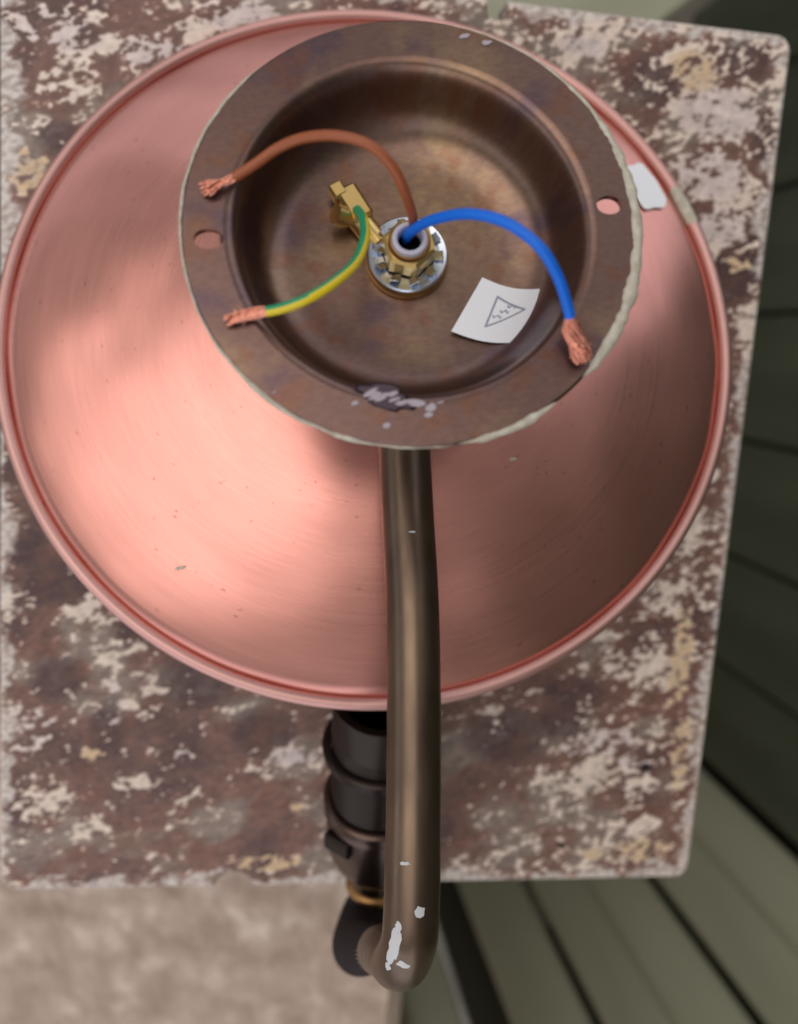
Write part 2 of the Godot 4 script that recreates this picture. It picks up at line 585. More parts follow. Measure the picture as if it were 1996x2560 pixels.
# patches of old paint on the table: kind, centre x z, half sizes (mm)
const PAINT := """c -66 -82 12 8, p -69 -99 15 7, p -36 -95 13 6, o -78 -52 7 8, w -52 -96 4 2, g -83 -69 4 9, p -6 -110 15 6, c -21 -103 10 5
d -53 -64 10 6, d -67 -64 9 6, d -60 -99 5 3, o 161 -110 10 7, c 159 -115 11 5, p 173 -96 18 10, p 172 -74 15 10, c 187 -63 12 9
d 181 -116 12 8, d 145 -105 13 10, d 195 -90 8 10, d 186 -36 10 11, o 188 -42 6 4, g 159 -85 8 10, p 180 -55 12 7, d 196 -49 6 9
c 196 -20 8 7, c 120 -120 14 5, p 117 -114 9 4, g 193 -105 6 7, p -77 153 10 9, c -83 104 8 7, c -58 104 10 6, o -53 164 6 4
c -72 181 12 10, c -37 174 13 4, c -54 194 8 5, c -17 182 8 3, p -19 164 5 3, c -48 128 4 9, w -35 118 6 3, w -36 131 5 2
w -31 137 5 2, w -41 143 4 2, w -34 148 4 2, p -46 143 3 11, w -4 123 4 2, d -67 133 10 9, d -37 111 10 9, d -78 83 7 7
d -48 154 7 12, d -15 133 14 12, g -78 128 9 7, g -81 201 12 8, g -34 201 16 6, p 23 164 11 4, c 12 170 7 3, o 24 186 6 2
o 14 210 17 4, g -70 209 12 6, d 12 154 13 10, c 148 170 10 5, p 141 161 6 4, c 134 174 10 3, p 157 157 12 6, c 171 120 8 12
c 177 96 8 10, c 159 124 8 5, c 180 70 6 12, o 182 40 5 17, o 184 120 5 25, o 189 161 5 17, o 178 207 12 6, w 176 197 7 7
o 154 208 5 3, w 105 144 5 3, w 122 136 4 2, w 144 176 5 4, c 165 175 8 5, p 168 166 8 3, c 129 170 4 2, d 112 155 18 12
d 135 149 12 8, d 140 137 12 8, g 111 193 18 13, g 148 191 17 9, w 130 204 2 4, k 174 169 2 2, k 140 204 2 1, r 145 220 3 2
c 100 212 10 4, g 182 194 6 22, d -63 93 15 11, m 13 192 23 14, m 93 172 12 17"""

# ------------------------------------------------------------------ the place
func board_mesh(width: float, height: float, thick: float, groove: bool) -> ArrayMesh:
	# cross-section in x (width) and z (thickness, front at +z), extruded along y
	var hw := width * 0.5
	var sec := [Vector2(-hw, 0), Vector2(-hw, thick - 0.004), Vector2(-hw + 0.004, thick)]
	if groove: sec += [Vector2(-0.004, thick), Vector2(0, thick - 0.004), Vector2(0.004, thick)]
	sec += [Vector2(hw - 0.004, thick), Vector2(hw, thick - 0.004), Vector2(hw, 0)]
	var st := new_st()
	var z := [Vector2.ZERO, Vector2(1, 0), Vector2(1, 1), Vector2(0, 1)]
	for i in sec.size():
		var a: Vector2 = sec[i]
		var b: Vector2 = sec[(i + 1) % sec.size()]
		var d := (b - a).normalized()
		var nv := Vector3(-d.y, 0, d.x)
		quad(st, [Vector3(a.x, 0, a.y), Vector3(b.x, 0, b.y), Vector3(b.x, height, b.y), Vector3(a.x, height, a.y)], [nv, nv, nv, nv], z)
	for y in [0.0, height]:
		var nv := Vector3(0, -1 if y == 0.0 else 1, 0)
		for i in range(1, sec.size() - 1):
			tri(st, [Vector3(sec[0].x, y, sec[0].y), Vector3(sec[i].x, y, sec[i].y), Vector3(sec[i + 1].x, y, sec[i + 1].y)], [nv, nv, nv], z)
	return st.commit()

const GROUND := -0.92

# a boarded panel: its face passes at distance d from the origin's upright, looking back along az
func boarded(called: String, label: String, category: String, az: float, d: float, cuts: Array, height: float, m: Material, groove: bool, gap: float) -> Node3D:
	var o := Node3D.new()
	o.name = called
	add_child(o, true)
	var out := Vector3(cos(az), 0, sin(az))
	var side := Vector3(-sin(az), 0, cos(az))
	o.transform = Transform3D(Basis(-side, Vector3.UP, -out), out * d + Vector3(0, GROUND, 0))   # local +z looks back to the middle, local x runs against side
	tag(o, label, category)
	for i in cuts.size() - 1:
		var wdt: float = cuts[i + 1] - cuts[i] - gap
		var b := obj("board", board_mesh(wdt, height, 0.022, groove and wdt > 0.1), m, o)
		b.position = Vector3(-(cuts[i] + cuts[i + 1]) * 0.5, 0.0, -0.022 + rng.randf_range(-0.0015, 0.0))
	var span: float = cuts[cuts.size() - 1] - cuts[0]
	for y in [0.25, 1.1, height - 0.25]:
		var rail := obj("rail", chamfer_box(Vector3(span, 0.09, 0.03), 0.003), m, o)
		rail.position = Vector3(-(cuts[0] + cuts[cuts.size() - 1]) * 0.5, y, -0.038)
	var back := obj("backing_panel", chamfer_box(Vector3(span + 0.10, height, 0.02), 0.002), mats["backing"], o)
	back.position = Vector3(-(cuts[0] + cuts[cuts.size() - 1]) * 0.5, height * 0.5, -0.0635)
	return o

func surroundings() -> void:
	var g := PlaneMesh.new()
	g.size = Vector2(80, 80)
	var go := obj("ground", g, mats["ground concrete"])
	go.position = Vector3(0, GROUND, 0)
	tag(go, "grey concrete ground around the table", "", "structure")
	boarded("board_door", "green boarded panel with its shade put into a dark colour, to the right of the table", "boarding", 0.0, 0.55,
		[-0.455, -0.325, -0.195, -0.062, 0.078, 0.21, 0.336, 0.459], 3.0, mats["shaded green boards"], false, 0.004)  # carried up out of view to darken the copper's right side
	boarded("board_fence", "olive green upright boards with black gaps, below the table's lower right corner", "boarding", deg_to_rad(55), 0.693,
		[-0.186, -0.057, 0.0655, 0.1457], 3.0, mats["olive boards"], true, 0.009)  # height above the view likewise chosen to darken the copper
	# pale upright boards beyond the far edge, laid flat on added legs to catch light
	var added_boards := Node3D.new()
	added_boards.name = "added_boards"
	add_child(added_boards)
	added_boards.transform = Transform3D(Basis(Vector3.UP, deg_to_rad(40.0)), Vector3(0, GROUND, 0))
	tag(added_boards, "olive green boards added lying flat to catch light, just showing beyond the table's top right edge", "added_boards")
	for i in 4:
		var b := obj("slat", chamfer_box(Vector3(0.42, 0.022, 0.086), 0.003), mats["olive boards"], added_boards)
		b.position = Vector3(0.43, 0.55, -0.046 - 0.094 * i)
	for x in [0.28, 0.58]:
		for z in [-0.04, -0.34]:
			var leg := obj("leg", chamfer_box(Vector3(0.05, 0.539, 0.05), 0.003), mats["olive boards"], added_boards)
			leg.position = Vector3(x, 0.2695, z)
	var post := obj("corner_post", chamfer_box(Vector3(0.042, 2.2, 0.05), 0.004), mats["olive boards"])
	post.position = Vector3(0.161, GROUND + 1.1, 0.525)
	tag(post, "narrow olive green post between the low roughcast block and the boards", "post")
	var st := new_st()
	chamfer_box_into(st, Vector3(1.6, 0.70, 0.70), 0.012)
	var wall := obj("roughcast_block", st.commit(), mats["roughcast"])
	wall.position = Vector3(0.123 - 0.8, GROUND + 0.35, 0.24 + 0.35)
	tag(wall, "low pinkish roughcast block below the table's lower left edge", "low wall")

func table() -> void:
	var t := Node3D.new()
	t.name = "table"
	add_child(t)
	t.position = Vector3(0.056, GROUND, 0.047)
	tag(t, "small table with flaking cream and mauve brown paint and white worn edges", "table")
	var o := PackedVector2Array()
	var r := 0.006
	var add_arc := func(cx: float, cz: float, rad: float, a0: float, a1: float, n: int):
		for i in n + 1:
			var a := deg_to_rad(lerpf(a0, a1, float(i) / n))
			o.append(Vector2(cx + rad * cos(a), cz + rad * sin(a)))
	add_arc.call(SX0 + r, SZ0 + r, r, 180, 270, 6)
	add_arc.call(0.0845, SZ0 + 0.0030, 0.0043, 220, -40, 10)      # drilled half hole in the far edge
	add_arc.call(SX1 - r, SZ0 + r, r, 270, 360, 6)
	add_arc.call(SX1 - r, SZ1 - r, r, 0, 90, 6)
	add_arc.call(0.003, SZ1 + 0.0022, 0.0082, -15, -165, 10)      # worn bite out of the near edge
	add_arc.call(SX0 + r, SZ1 - r, r, 90, 180, 6)
	var top := slab_mesh(o, 0.0, -0.016, 0.0012, Vector2(SX0, SZ0), Vector2(SX1 - SX0, SZ1 - SZ0))
	obj("table_top", top, mats["flaking paint"], t, Transform3D(Basis(), -t.position))
	var notch_backing := obj("notch_backing", chamfer_box(Vector3(0.2858, 0.05, 0.3458), 0.003), mats["notch dark"], t)  # dark block added under the top so the edge notches look black
	notch_backing.position = Vector3(0, -GROUND - 0.0455, 0)
	var col := obj("pedestal", chamfer_box(Vector3(0.12, 0.765, 0.14), 0.004), mats["roughcast"], t)
	col.position = Vector3(0, 0.4665, 0)
	var foot := obj("foot", chamfer_box(Vector3(0.24, 0.084, 0.28), 0.006), mats["roughcast"], t)
	foot.position = Vector3(0, 0.042, 0)

# ------------------------------------------------------------------ the lamp
func lamp() -> void:
	var L := Node3D.new()
	L.name = "wall_lamp"
	add_child(L)
	L.position = Vector3(0.045, 0.0, 0.0)
	tag(L, "copper and bronze wall lamp lying face down with bare wires at its wall plate", "wall lamp")
	var home := Transform3D(Basis(), -L.position)
	# --- shade
	var sn := Vector3(-0.08735, 0.92913, -0.3593).normalized()
	var su := (Vector3.RIGHT - sn * sn.x).normalized()
	var sf := home * Transform3D(Basis(su, sn, su.cross(sn)).scaled(Vector3.ONE * 0.968), Vector3(0.0402, 0.0458, -0.0035))
	var pr := [Vector2(0.0, 0.0228), Vector2(0.012, 0.0227), Vector2(0.02, 0.0224), Vector2(0.03, 0.0214), Vector2(0.04, 0.0198), Vector2(0.05, 0.0180), Vector2(0.06, 0.0161),
		Vector2(0.07, 0.0140), Vector2(0.08, 0.0118), Vector2(0.09, 0.0095), Vector2(0.1, 0.0070), Vector2(0.108, 0.0047), Vector2(0.114, 0.0028), Vector2(0.1178, 0.0015), Vector2(0.1199, 0.0007), Vector2(0.1211, -0.0003), Vector2(0.1217, -0.0008)]
	var inner := []
	for p in pr: inner.push_front(Vector2(p.x, p.y - 0.001))
	var shade := obj("shade", lathe(pr + inner, 200, 0.0, 0.00042, PI * 0.44), mats["brushed copper"], L, sf)
	var bead := []
	for i in 15:
		var a := PI - TAU * i / 14.0
		bead.append(Vector2(0.1236 + 0.0021 * cos(a), -0.0004 + 0.0021 * sin(a)))
	obj("rim_bead", lathe(bead, 160), mats["copper bead"], shade)
	var st := new_st()
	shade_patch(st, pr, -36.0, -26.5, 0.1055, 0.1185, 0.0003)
	obj("painted_glint", st.commit(), mats["glint"], shade)  # sky glint on the copper, built as a white patch
	st = new_st()
	var arc := []
	for i in 9:
		var a := deg_to_rad(-29.5 + i * 1.0)
		arc.append(Vector3(0.1236 * cos(a), -0.00035, 0.1236 * sin(a)))
	tube_into(st, arc, [0.0020, 0.00215, 0.0022, 0.00225, 0.0023, 0.00225, 0.0022, 0.00215, 0.0019], 14)
	obj("bead_glint", st.commit(), mats["old cream paint"], shade)  # the same glint carried onto the bead as a cream piece
	for q in [[-59.4, 82.2, 0.0019, 0.0006, -0.3], [44.7, 46.4, 0.0016, 0.0005, -0.2]]:
		st = new_st()
		var rr: float = Vector2(q[0], q[1]).length() / 1000.0
		var d := Vector3(cos(q[4]), 0, sin(q[4]))
		chip_into(st, Vector3(q[0] / 1000.0, height_at(pr, rr) + 0.0003, q[1] / 1000.0), d, Vector3(-d.z, 0, d.x), Vector3.UP, q[2], q[3], 0.0003, 9)
		obj("paint_chip", st.commit(), mats["old cream paint"], shade)

	# --- wall plate
	var pn := Vector3(-0.10706, 0.93413, -0.34051).normalized()
	var pu := Vector3(0.99418, 0.09651, -0.0478).normalized()
	var pf := home * Transform3D(Basis(pu, pn, pu.cross(pn)).scaled(Vector3.ONE * 0.94), Vector3(0.03329, 0.15864, -0.02589))
	var R := 0.0520
	var bowl := [Vector2(0.0, -0.0190), Vector2(0.0100, -0.0190), Vector2(0.0200, -0.01895), Vector2(0.0250, -0.0187), Vector2(0.0295, -0.0181), Vector2(0.0325, -0.0169), Vector2(0.0348, -0.0150), Vector2(0.0364, -0.0124),
		Vector2(0.0375, -0.0094), Vector2(0.0382, -0.0066), Vector2(0.0387, -0.0045), Vector2(0.0391, -0.0031), Vector2(0.0396, -0.0019), Vector2(0.0402, -0.0010), Vector2(0.0409, -0.0004), Vector2(0.0417, -0.0001), Vector2(0.0425, 0.0)]
	var edge := [Vector2(R - 0.0006, 0.0), Vector2(R, -0.0005), Vector2(R, -0.0014), Vector2(R - 0.0003, -0.0017)]
	var under := []
	for i in range(bowl.size() - 1, -1, -1): under.append(bowl[i] + Vector2(0.0009 if bowl[i].x > 0.001 else 0.0, -0.0014))
	st = new_st()
	st.append_from(lathe(bowl, 128, 0.11), 0, Transform3D())
	st.append_from(lathe(edge, 128, 0.11), 0, Transform3D())
	st.append_from(lathe(under, 128, 0.11), 0, Transform3D())
	flange_into(st, 0.0425, R - 0.0006, 0.0, -0.0017, [[174.1, 0.0458, 0.0034, 0.0024], [-7.7, 0.0459, 0.0029, 0.0023]])
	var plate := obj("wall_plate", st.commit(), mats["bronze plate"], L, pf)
	# old paint line round its edge: angle, half width (mm)
	var crust := [[-80, 0.0], [-72, 0.4], [-60, 0.55], [-48, 0.8], [-40, 1.0], [-30, 1.1], [-22, 1.4], [-15, 1.9], [-8, 1.75], [0, 1.9], [8, 1.8], [15, 2.1], [24, 2.0], [32, 1.8], [38, 1.6], [41, 0.7], [43, 0.0]]
	obj("paint_line", crust_mesh(crust, R - 0.0002), mats["old cream paint"], plate)
	obj("paint_line", crust_mesh([[52, 0.0], [55, 1.0], [61, 1.3], [66, 1.1], [71, 1.15], [75, 0.6], [79, 0.0]], R), mats["old cream paint"], plate)
	obj("paint_line", crust_mesh([[80, 0.0], [83, 0.3], [88, 0.15], [92, 0.35], [97, 0.2], [101, 0.3], [106, 1.0], [108, 1.05], [111, 0.5], [118, 0.55], [125, 0.8], [131, 0.9], [136, 0.6], [150, 0.3], [165, 0.35], [180, 0.5], [195, 0.55], [208, 0.6], [216, 0.55], [224, 0.3], [229, 0.0]], R), mats["old cream paint"], plate)
	for q in [[-5.7, 40.6, 5.0, 2.0, 0.35], [0.9, 42.0, 2.4, 1.0, 0.2], [4.0, 42.9, 1.5, 1.1, -0.3], [3.6, 44.6, 1.1, 0.8, -0.2], [-12.6, 42.2, 1.1, 0.6, -0.3], [-5.7, 47.1, 1.1, 0.8, -0.3], [12.6, -48.0, 1.7, 0.7, -0.25], [17.8, -46.4, 1.5, 0.8, -0.25], [6.2, 41.7, 1.0, 0.25, -0.3], [-30.0, 40.0, 0.7, 0.2, -0.4]]:
		st = new_st()
		var d := Vector3(cos(q[4]), 0, sin(q[4]))
		var c := Vector3(q[0] / 1000.0, 0.0001, q[1] / 1000.0)
		if q[2] > 4.0:
			var sst := new_st()
			chip_into(sst, c, d, Vector3(-d.z, 0, d.x), Vector3.UP, 0.0070, 0.0030, 0.00004, 24)
			obj("dark_stain", sst.commit(), mats["glaze stain"], plate)
			for k in 16:
				var off := d * rng.randf_range(-1, 1) * 0.0042 + Vector3(-d.z, 0, d.x) * rng.randf_range(-1, 1) * 0.0012 + Vector3.UP * 0.00004
				chip_into(st, c + off, d.rotated(Vector3.UP, 0.7), Vector3(-d.z, 0, d.x).rotated(Vector3.UP, 0.7), Vector3.UP, rng.randf_range(0.0010, 0.0019), rng.randf_range(0.0003, 0.0006), rng.randf_range(0.00008, 0.00022), 11)
		else:
			chip_into(st, c, d, Vector3(-d.z, 0, d.x), Vector3.UP, q[2] / 1000.0, q[3] / 1000.0, 0.0002, 10)
		obj("plaster_chip", st.commit(), mats["plaster chip"], plate)
	# --- gland in the middle of the plate
	obj("gland_flange", lathe([Vector2(0.0030, -0.0158), Vector2(0.0097, -0.0158), Vector2(0.0100, -0.0162), Vector2(0.0102, -0.0186), Vector2(0.0100, -0.0189)], 48), mats["brass"], plate)
	obj("star_washer", star_washer(), mats["zinc"], plate)
	st = new_st()
	var hexa := []
	for i in 6: hexa.append(Vector2(0.0066, 0).rotated(TAU * i / 6.0 + 0.25))
	prism_into(st, hexa, -0.0092, -0.0146, 0.0006)
	obj("lock_nut", st.commit(), mats["brass"], plate)
	obj("threaded_stem", lathe([Vector2(0.0033, -0.0079), Vector2(0.0047, -0.0079), Vector2(0.0050, -0.0083), Vector2(0.0050, -0.0100), Vector2(0.0050, -0.0150)], 40), mats["rubbed brass"], plate)
	obj("cable_sleeve", lathe([Vector2(0.0028, -0.0150), Vector2(0.0028, -0.0075), Vector2(0.0031, -0.0067), Vector2(0.0036, -0.0065), Vector2(0.0041, -0.0068), Vector2(0.0043, -0.0078), Vector2(0.0043, -0.0110)], 40), mats["white sleeve"], plate)
	obj("cable_bore", lathe([Vector2(0.0, -0.0152), Vector2(0.00275, -0.0152), Vector2(0.00275, -0.0100)], 32), mats["bore"], plate)  # shade inside the sleeve put in as a black lining
	# --- earth terminal
	st = new_st()
	var tb := Basis(Vector3.UP, 0.55)
	chamfer_box_into(st, Vector3(0.0056, 0.0062, 0.0096), 0.0008, Transform3D(tb, Vector3(-0.0130, -0.0155, -0.0120)))
	chamfer_box_into(st, Vector3(0.0036, 0.0040, 0.0040), 0.0005, Transform3D(tb, Vector3(-0.0170, -0.0142, -0.0150)))
	tube_into(st, [Vector3(-0.0118, -0.0160, -0.0090), Vector3(-0.0070, -0.0172, -0.0035)], [0.0030], 20)
	var term := obj("earth_terminal", st.commit(), mats["brass"], plate)
	st = new_st()
	tube_into(st, [Vector3(-0.0135, -0.0148, -0.0082), Vector3(-0.0158, -0.0132, -0.0082), Vector3(-0.0176, -0.0119, -0.0082)], [0.0014, 0.0026, 0.0024], 20)
	obj("terminal_screw", st.commit(), mats["brass"], term)
	# --- wires
	wire(plate, "brown", "wire in brown insulation ending in splayed copper strands", [[1.4, -12, -3.5], [0.6, -4, -3.0], [-1.5, 4, -4.6], [-4.7, 10, -7.9], [-9.9, 13, -11.5], [-17, 12, -14.1], [-24.2, 9, -15.2], [-30, 6, -14.4], [-35.2, 4, -11.5], [-40, 2.6, -8.8]],
		[[-40, 2.6, -8.8], [-42.6, 2.2, -7.7], [-45, 1.9, -6.9], [-47.4, 1.6, -6.2]], 0.0012, [0.0009, 0.0008, 0.0016, 0.0021], 22)
	wire(plate, "blue", "wire in blue insulation with a thick copper end", [[-0.6, -12, -2.2], [0.2, -5, -0.9], [4.6, 3, 0.2], [11.3, 12, 3.2], [18.5, 17, 7.5], [25.1, 18, 13.1], [29.8, 14, 17.9], [32.8, 9, 22.1], [33.8, 7, 24]],
		[[33.8, 7, 24], [34.7, 5.4, 25.9], [35.7, 4.2, 28], [36.6, 3.3, 30.2], [37.6, 2.6, 32.8]], 0.00122, [0.0010, 0.0022, 0.0020, 0.0024, 0.0022], 56)
	wire(plate, "earth", "wire in green and yellow striped insulation from the brass terminal", [[-12.3, -12, -9.4], [-10.9, -8, -5.0], [-10.6, -4, 1.5], [-12.6, 0, 9.2], [-17.2, 4, 15.8], [-22.7, 5, 20.1], [-27.8, 4, 22], [-31.9, 2.8, 22.6]],
		[[-31.9, 2.8, 22.6], [-35, 2.2, 22.9], [-38, 1.8, 23.6], [-41.3, 1.4, 24.8]], 0.0012, [0.0010, 0.0012, 0.0011, 0.0012], 22)
	# --- warning label
	st = new_st()
	var q00 := Vector3(0.0184, -0.0174, 0.0046); var q10 := Vector3(0.0328, -0.0162, 0.0077)
	var q11 := Vector3(0.0268, -0.0168, 0.0215); var q01 := Vector3(0.0106, -0.0176, 0.0187)
	for i in 10:
		for j in 10:
			var ps := []; var us := []; var ns := []
			for q in [[i, j], [i + 1, j], [i + 1, j + 1], [i, j + 1]]:
				var u: float = q[0] / 10.0
				var v: float = q[1] / 10.0
				var p := q00.lerp(q10, u).lerp(q01.lerp(q11, u), v)
				p.y -= 0.0008 * sin(PI * u) - 0.0005 * v * v
				p += Vector3(0.0, 0.0, 0.0009 * sin(PI * u))
				ps.append(p); us.append(Vector2(u, v)); ns.append(Vector3(-0.2 * cos(PI * u), 1, -0.08).normalized())
			quad(st, ps, ns, us)
	obj("warning_label", st.commit(), mats["warning label"], plate)

	# --- arm
	var pc := Vector3(0.03329, 0.15864, -0.02589)
	var corner := Vector3(0.0439, 0.0836, 0.0015)
	var bow := Vector3(0.0481, 0.1120, 0.0730)
	var far := Vector3(0.0480, 0.1412, 0.1445)
	var run := (bow - corner).normalized()
	var path := [pc - pn * 0.0185, pc - pn * 0.042, pc - pn * 0.054]
	for i in range(1, 8):
		var a := PI * 0.5 * i / 8.0
		path.append(corner + pn * 0.0255 * (1.0 - sin(a)) + run * 0.0255 * (1.0 - cos(a)))
	var course := smooth_path([corner + run * 0.0265, corner.lerp(bow, 0.65), bow, bow.lerp(far, 0.5) + Vector3(0.0005, 0, 0), far, Vector3(0.0475, 0.1419, 0.1545), Vector3(0.0469, 0.1356, 0.1632), Vector3(0.0466, 0.1220, 0.1697), Vector3(0.0472, 0.1000, 0.1835)], 6)
	path.append_array(course)
	var bend := smooth_path([Vector3(0.0466, 0.1220, 0.1697), Vector3(0.0474, 0.0960, 0.1860), Vector3(0.0482, 0.0655, 0.2060), Vector3(0.0500, 0.0410, 0.2211), Vector3(0.0544, 0.0188, 0.2278), Vector3(0.0583, 0.0123, 0.2205), Vector3(0.0589, 0.0125, 0.2134)], 6)
	var swell := []
	for i in bend.size() - 4:
		var k := float(i) / (bend.size() - 5)
		swell.append(0.0075 + 0.0029 * smooth(0.05, 0.5, k) * smooth(0.95, 0.7, k))
	var arm := obj("arm", tube(path, [0.0074], 40), mats["bronze arm"], L, home)
	obj("elbow", tube(bend.slice(4), swell, 36), mats["blackened bronze"], L, home)
	st = new_st()
	var fr := frames(path)
	# white paint left on the lower end of the arm: distance along, angle, half sizes in mm
	for q in [[204.5, 0.12, 1.7, 1.5], [208.0, -0.62, 1.6, 1.2], [211.0, -0.72, 3.0, 1.9], [214.0, -0.85, 2.6, 1.5], [214.0, -0.35, 0.8, 1.9], [217.0, -0.85, 1.4, 1.2], [193.0, -0.45, 0.5, 1.6], [106.0, -0.05, 0.3, 1.3]]:
		st = new_st()
		arm_chip_into(st, path, fr, q[0] / 1000.0, q[1], q[2] / 1000.0, q[3] / 1000.0)
		obj("paint_chip", st.commit(), mats["white paint"], arm)

	# --- lampholder, on its own axis from the arm's end towards the shade
	var h0 := Vector3(0.0589, 0.0125, 0.2144)
	var h1 := Vector3(0.0502, 0.0580, 0.1222)
	var hy := (h1 - h0).normalized()
	var hx := (Vector3.RIGHT - hy * hy.x).normalized()
	var hf := home * Transform3D(Basis(hx * 0.95, hy * 1.24, hx.cross(hy) * 0.95), h0)
	obj("neck", lathe([Vector2(0.0100, 0.0165), Vector2(0.0108, 0.0135), Vector2(0.0106, 0.0060), Vector2(0.0096, 0.0052), Vector2(0.0094, -0.0030), Vector2(0.0078, -0.0075), Vector2(0.0074, -0.0080)], 48), mats["dark bronze"], L, hf)
	obj("neck_ring", lathe([Vector2(0.0090, 0.0052), Vector2(0.0116, 0.0049), Vector2(0.0124, 0.0040), Vector2(0.0124, 0.0030), Vector2(0.0116, 0.0022), Vector2(0.0090, 0.0020)], 48), mats["rubbed brass"], L, hf)
	var body := [Vector2(0.0196, 0.0482), Vector2(0.0218, 0.0480), Vector2(0.0224, 0.0474), Vector2(0.0224, 0.0452), Vector2(0.0218, 0.0448), Vector2(0.0218, 0.0440), Vector2(0.0222, 0.0434), Vector2(0.0222, 0.0424), Vector2(0.0212, 0.0418), Vector2(0.0212, 0.0268), Vector2(0.0208, 0.0262), Vector2(0.0208, 0.0254), Vector2(0.0204, 0.0245),
		Vector2(0.0196, 0.0215), Vector2(0.0180, 0.0190), Vector2(0.0155, 0.0172), Vector2(0.0128, 0.0160), Vector2(0.0100, 0.0155)]
	var hold := obj("lampholder", lathe(body, 64), mats["dark bronze"], L, hf * Transform3D(Basis.from_scale(Vector3(0.96, 1, 0.96)), Vector3.ZERO))
	obj("shoulder_ring", lathe([Vector2(0.0108, 0.0172), Vector2(0.0158, 0.0182), Vector2(0.0165, 0.0176), Vector2(0.0158, 0.0160), Vector2(0.0128, 0.0144), Vector2(0.0108, 0.0148)], 48), mats["rubbed brass"], hold)
	var thr := [Vector2(0.0150, 0.0880), Vector2(0.0186, 0.0885), Vector2(0.0190, 0.0880), Vector2(0.0190, 0.0760)]
	for i in 20:
		thr.append(Vector2(0.0192, 0.0756 - i * 0.0014))
		thr.append(Vector2(0.0188, 0.0749 - i * 0.0014))
	thr.append(Vector2(0.0190, 0.0474))
	obj("threaded_skirt", lathe(thr, 64), mats["black plastic"], hold)
	obj("shade_ring", lathe([Vector2(0.0195, 0.0712), Vector2(0.0222, 0.0710), Vector2(0.0228, 0.0704), Vector2(0.0228, 0.0686), Vector2(0.0222, 0.0680), Vector2(0.0195, 0.0678)], 64), mats["black plastic"], hold)
	var knob := obj("switch_knob", chamfer_box(Vector3(0.0125, 0.0066, 0.008), 0.001), mats["black plastic"], hold)
	knob.position = Vector3(-0.0160, 0.0385, 0.0125)
	knob.rotation.y = -0.65

func height_at(pr: Array, r: float) -> float:
	for i in pr.size() - 1:
		if r <= pr[i + 1].x: return lerpf(pr[i].y, pr[i + 1].y, (r - pr[i].x) / maxf(pr[i + 1].x - pr[i].x, 1e-6))
	return pr[pr.size() - 1].y

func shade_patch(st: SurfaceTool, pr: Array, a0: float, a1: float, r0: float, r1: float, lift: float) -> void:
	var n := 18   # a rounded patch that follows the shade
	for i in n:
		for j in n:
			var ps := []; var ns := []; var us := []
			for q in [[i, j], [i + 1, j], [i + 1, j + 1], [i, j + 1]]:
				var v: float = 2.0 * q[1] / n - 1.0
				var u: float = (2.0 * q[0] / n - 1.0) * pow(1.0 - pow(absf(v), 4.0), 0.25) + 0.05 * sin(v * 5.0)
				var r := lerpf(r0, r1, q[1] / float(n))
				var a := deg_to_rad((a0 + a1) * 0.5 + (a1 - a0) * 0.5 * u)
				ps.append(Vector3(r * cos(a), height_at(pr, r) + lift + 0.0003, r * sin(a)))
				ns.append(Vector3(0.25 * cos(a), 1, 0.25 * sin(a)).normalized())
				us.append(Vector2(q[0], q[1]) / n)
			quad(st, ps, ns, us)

# the flat flange of the plate, with oval screw holes: angle, radius, half length, half height
func flange_into(st: SurfaceTool, r0: float, r1: float, top: float, bottom: float, holes: Array) -> void:
	var cuts := []
	var half := 6.2
	var deg := -90.0
	var spans := []
	var ordered := holes.duplicate()
	ordered.sort_custom(func(a, b): return a[0] < b[0])
	var start: float = ordered[0][0] - half
	for i in ordered.size():
		var a: float = ordered[i][0] + half
		var b: float = (ordered[i + 1][0] if i + 1 < ordered.size() else ordered[0][0] + 360.0) - half
		spans.append([a, b])
	for face in [[top, Vector3.UP], [bottom + 0.00001, Vector3.DOWN]]:
		var y: float = face[0]
		var nv: Vector3 = face[1]
		var nn := [nv, nv, nv, nv]
		for s in spans:
			var n := int((s[1] - s[0]) / 3.0)
			for i in n:
				var a := deg_to_rad(lerpf(s[0], s[1], float(i) / n))
				var b := deg_to_rad(lerpf(s[0], s[1], float(i + 1) / n))
				put_flat(st, [Vector2.from_angle(a) * r0, Vector2.from_angle(a) * r1, Vector2.from_angle(b) * r1, Vector2.from_angle(b) * r0], y, nn)
		for hd in holes:
			var ca := deg_to_rad(hd[0])
			var hc: Vector2 = Vector2.from_angle(ca) * hd[1]
			var m := 40
			var outer := []
			var innr := []
			for k in m:
				var side := k / 10
				var t := (k % 10) / 10.0
				var aa := deg_to_rad(half)
				var o: Vector2
				match side:
					0: o = Vector2.from_angle(ca + lerpf(-aa, aa, t)) * r1
					1: o = Vector2.from_angle(ca + aa) * lerpf(r1, r0, t)
					2: o = Vector2.from_angle(ca + lerpf(aa, -aa, t)) * r0
					_: o = Vector2.from_angle(ca - aa) * lerpf(r0, r1, t)
				outer.append(o)
				var an: float = (o - hc).angle()
				innr.append(hc + Vector2(cos(an) * hd[2], sin(an) * hd[3]))
			for k in m:
				var k2 := (k + 1) % m
				put_flat(st, [outer[k], outer[k2], innr[k2], innr[k]], y, nn)
				if face[1] == Vector3.UP:
					var a: Vector2 = innr[k]
					var b: Vector2 = innr[k2]
					var na: Vector2 = (hc - a).normalized()
					var nb: Vector2 = (hc - b).normalized()
					quad(st, [Vector3(a.x, top, a.y), Vector3(b.x, top, b.y), Vector3(b.x, bottom, b.y), Vector3(a.x, bottom, a.y)],
						[Vector3(na.x, 0, na.y), Vector3(nb.x, 0, nb.y), Vector3(nb.x, 0, nb.y), Vector3(na.x, 0, na.y)], [a / 0.11, b / 0.11, b / 0.11, a / 0.11])

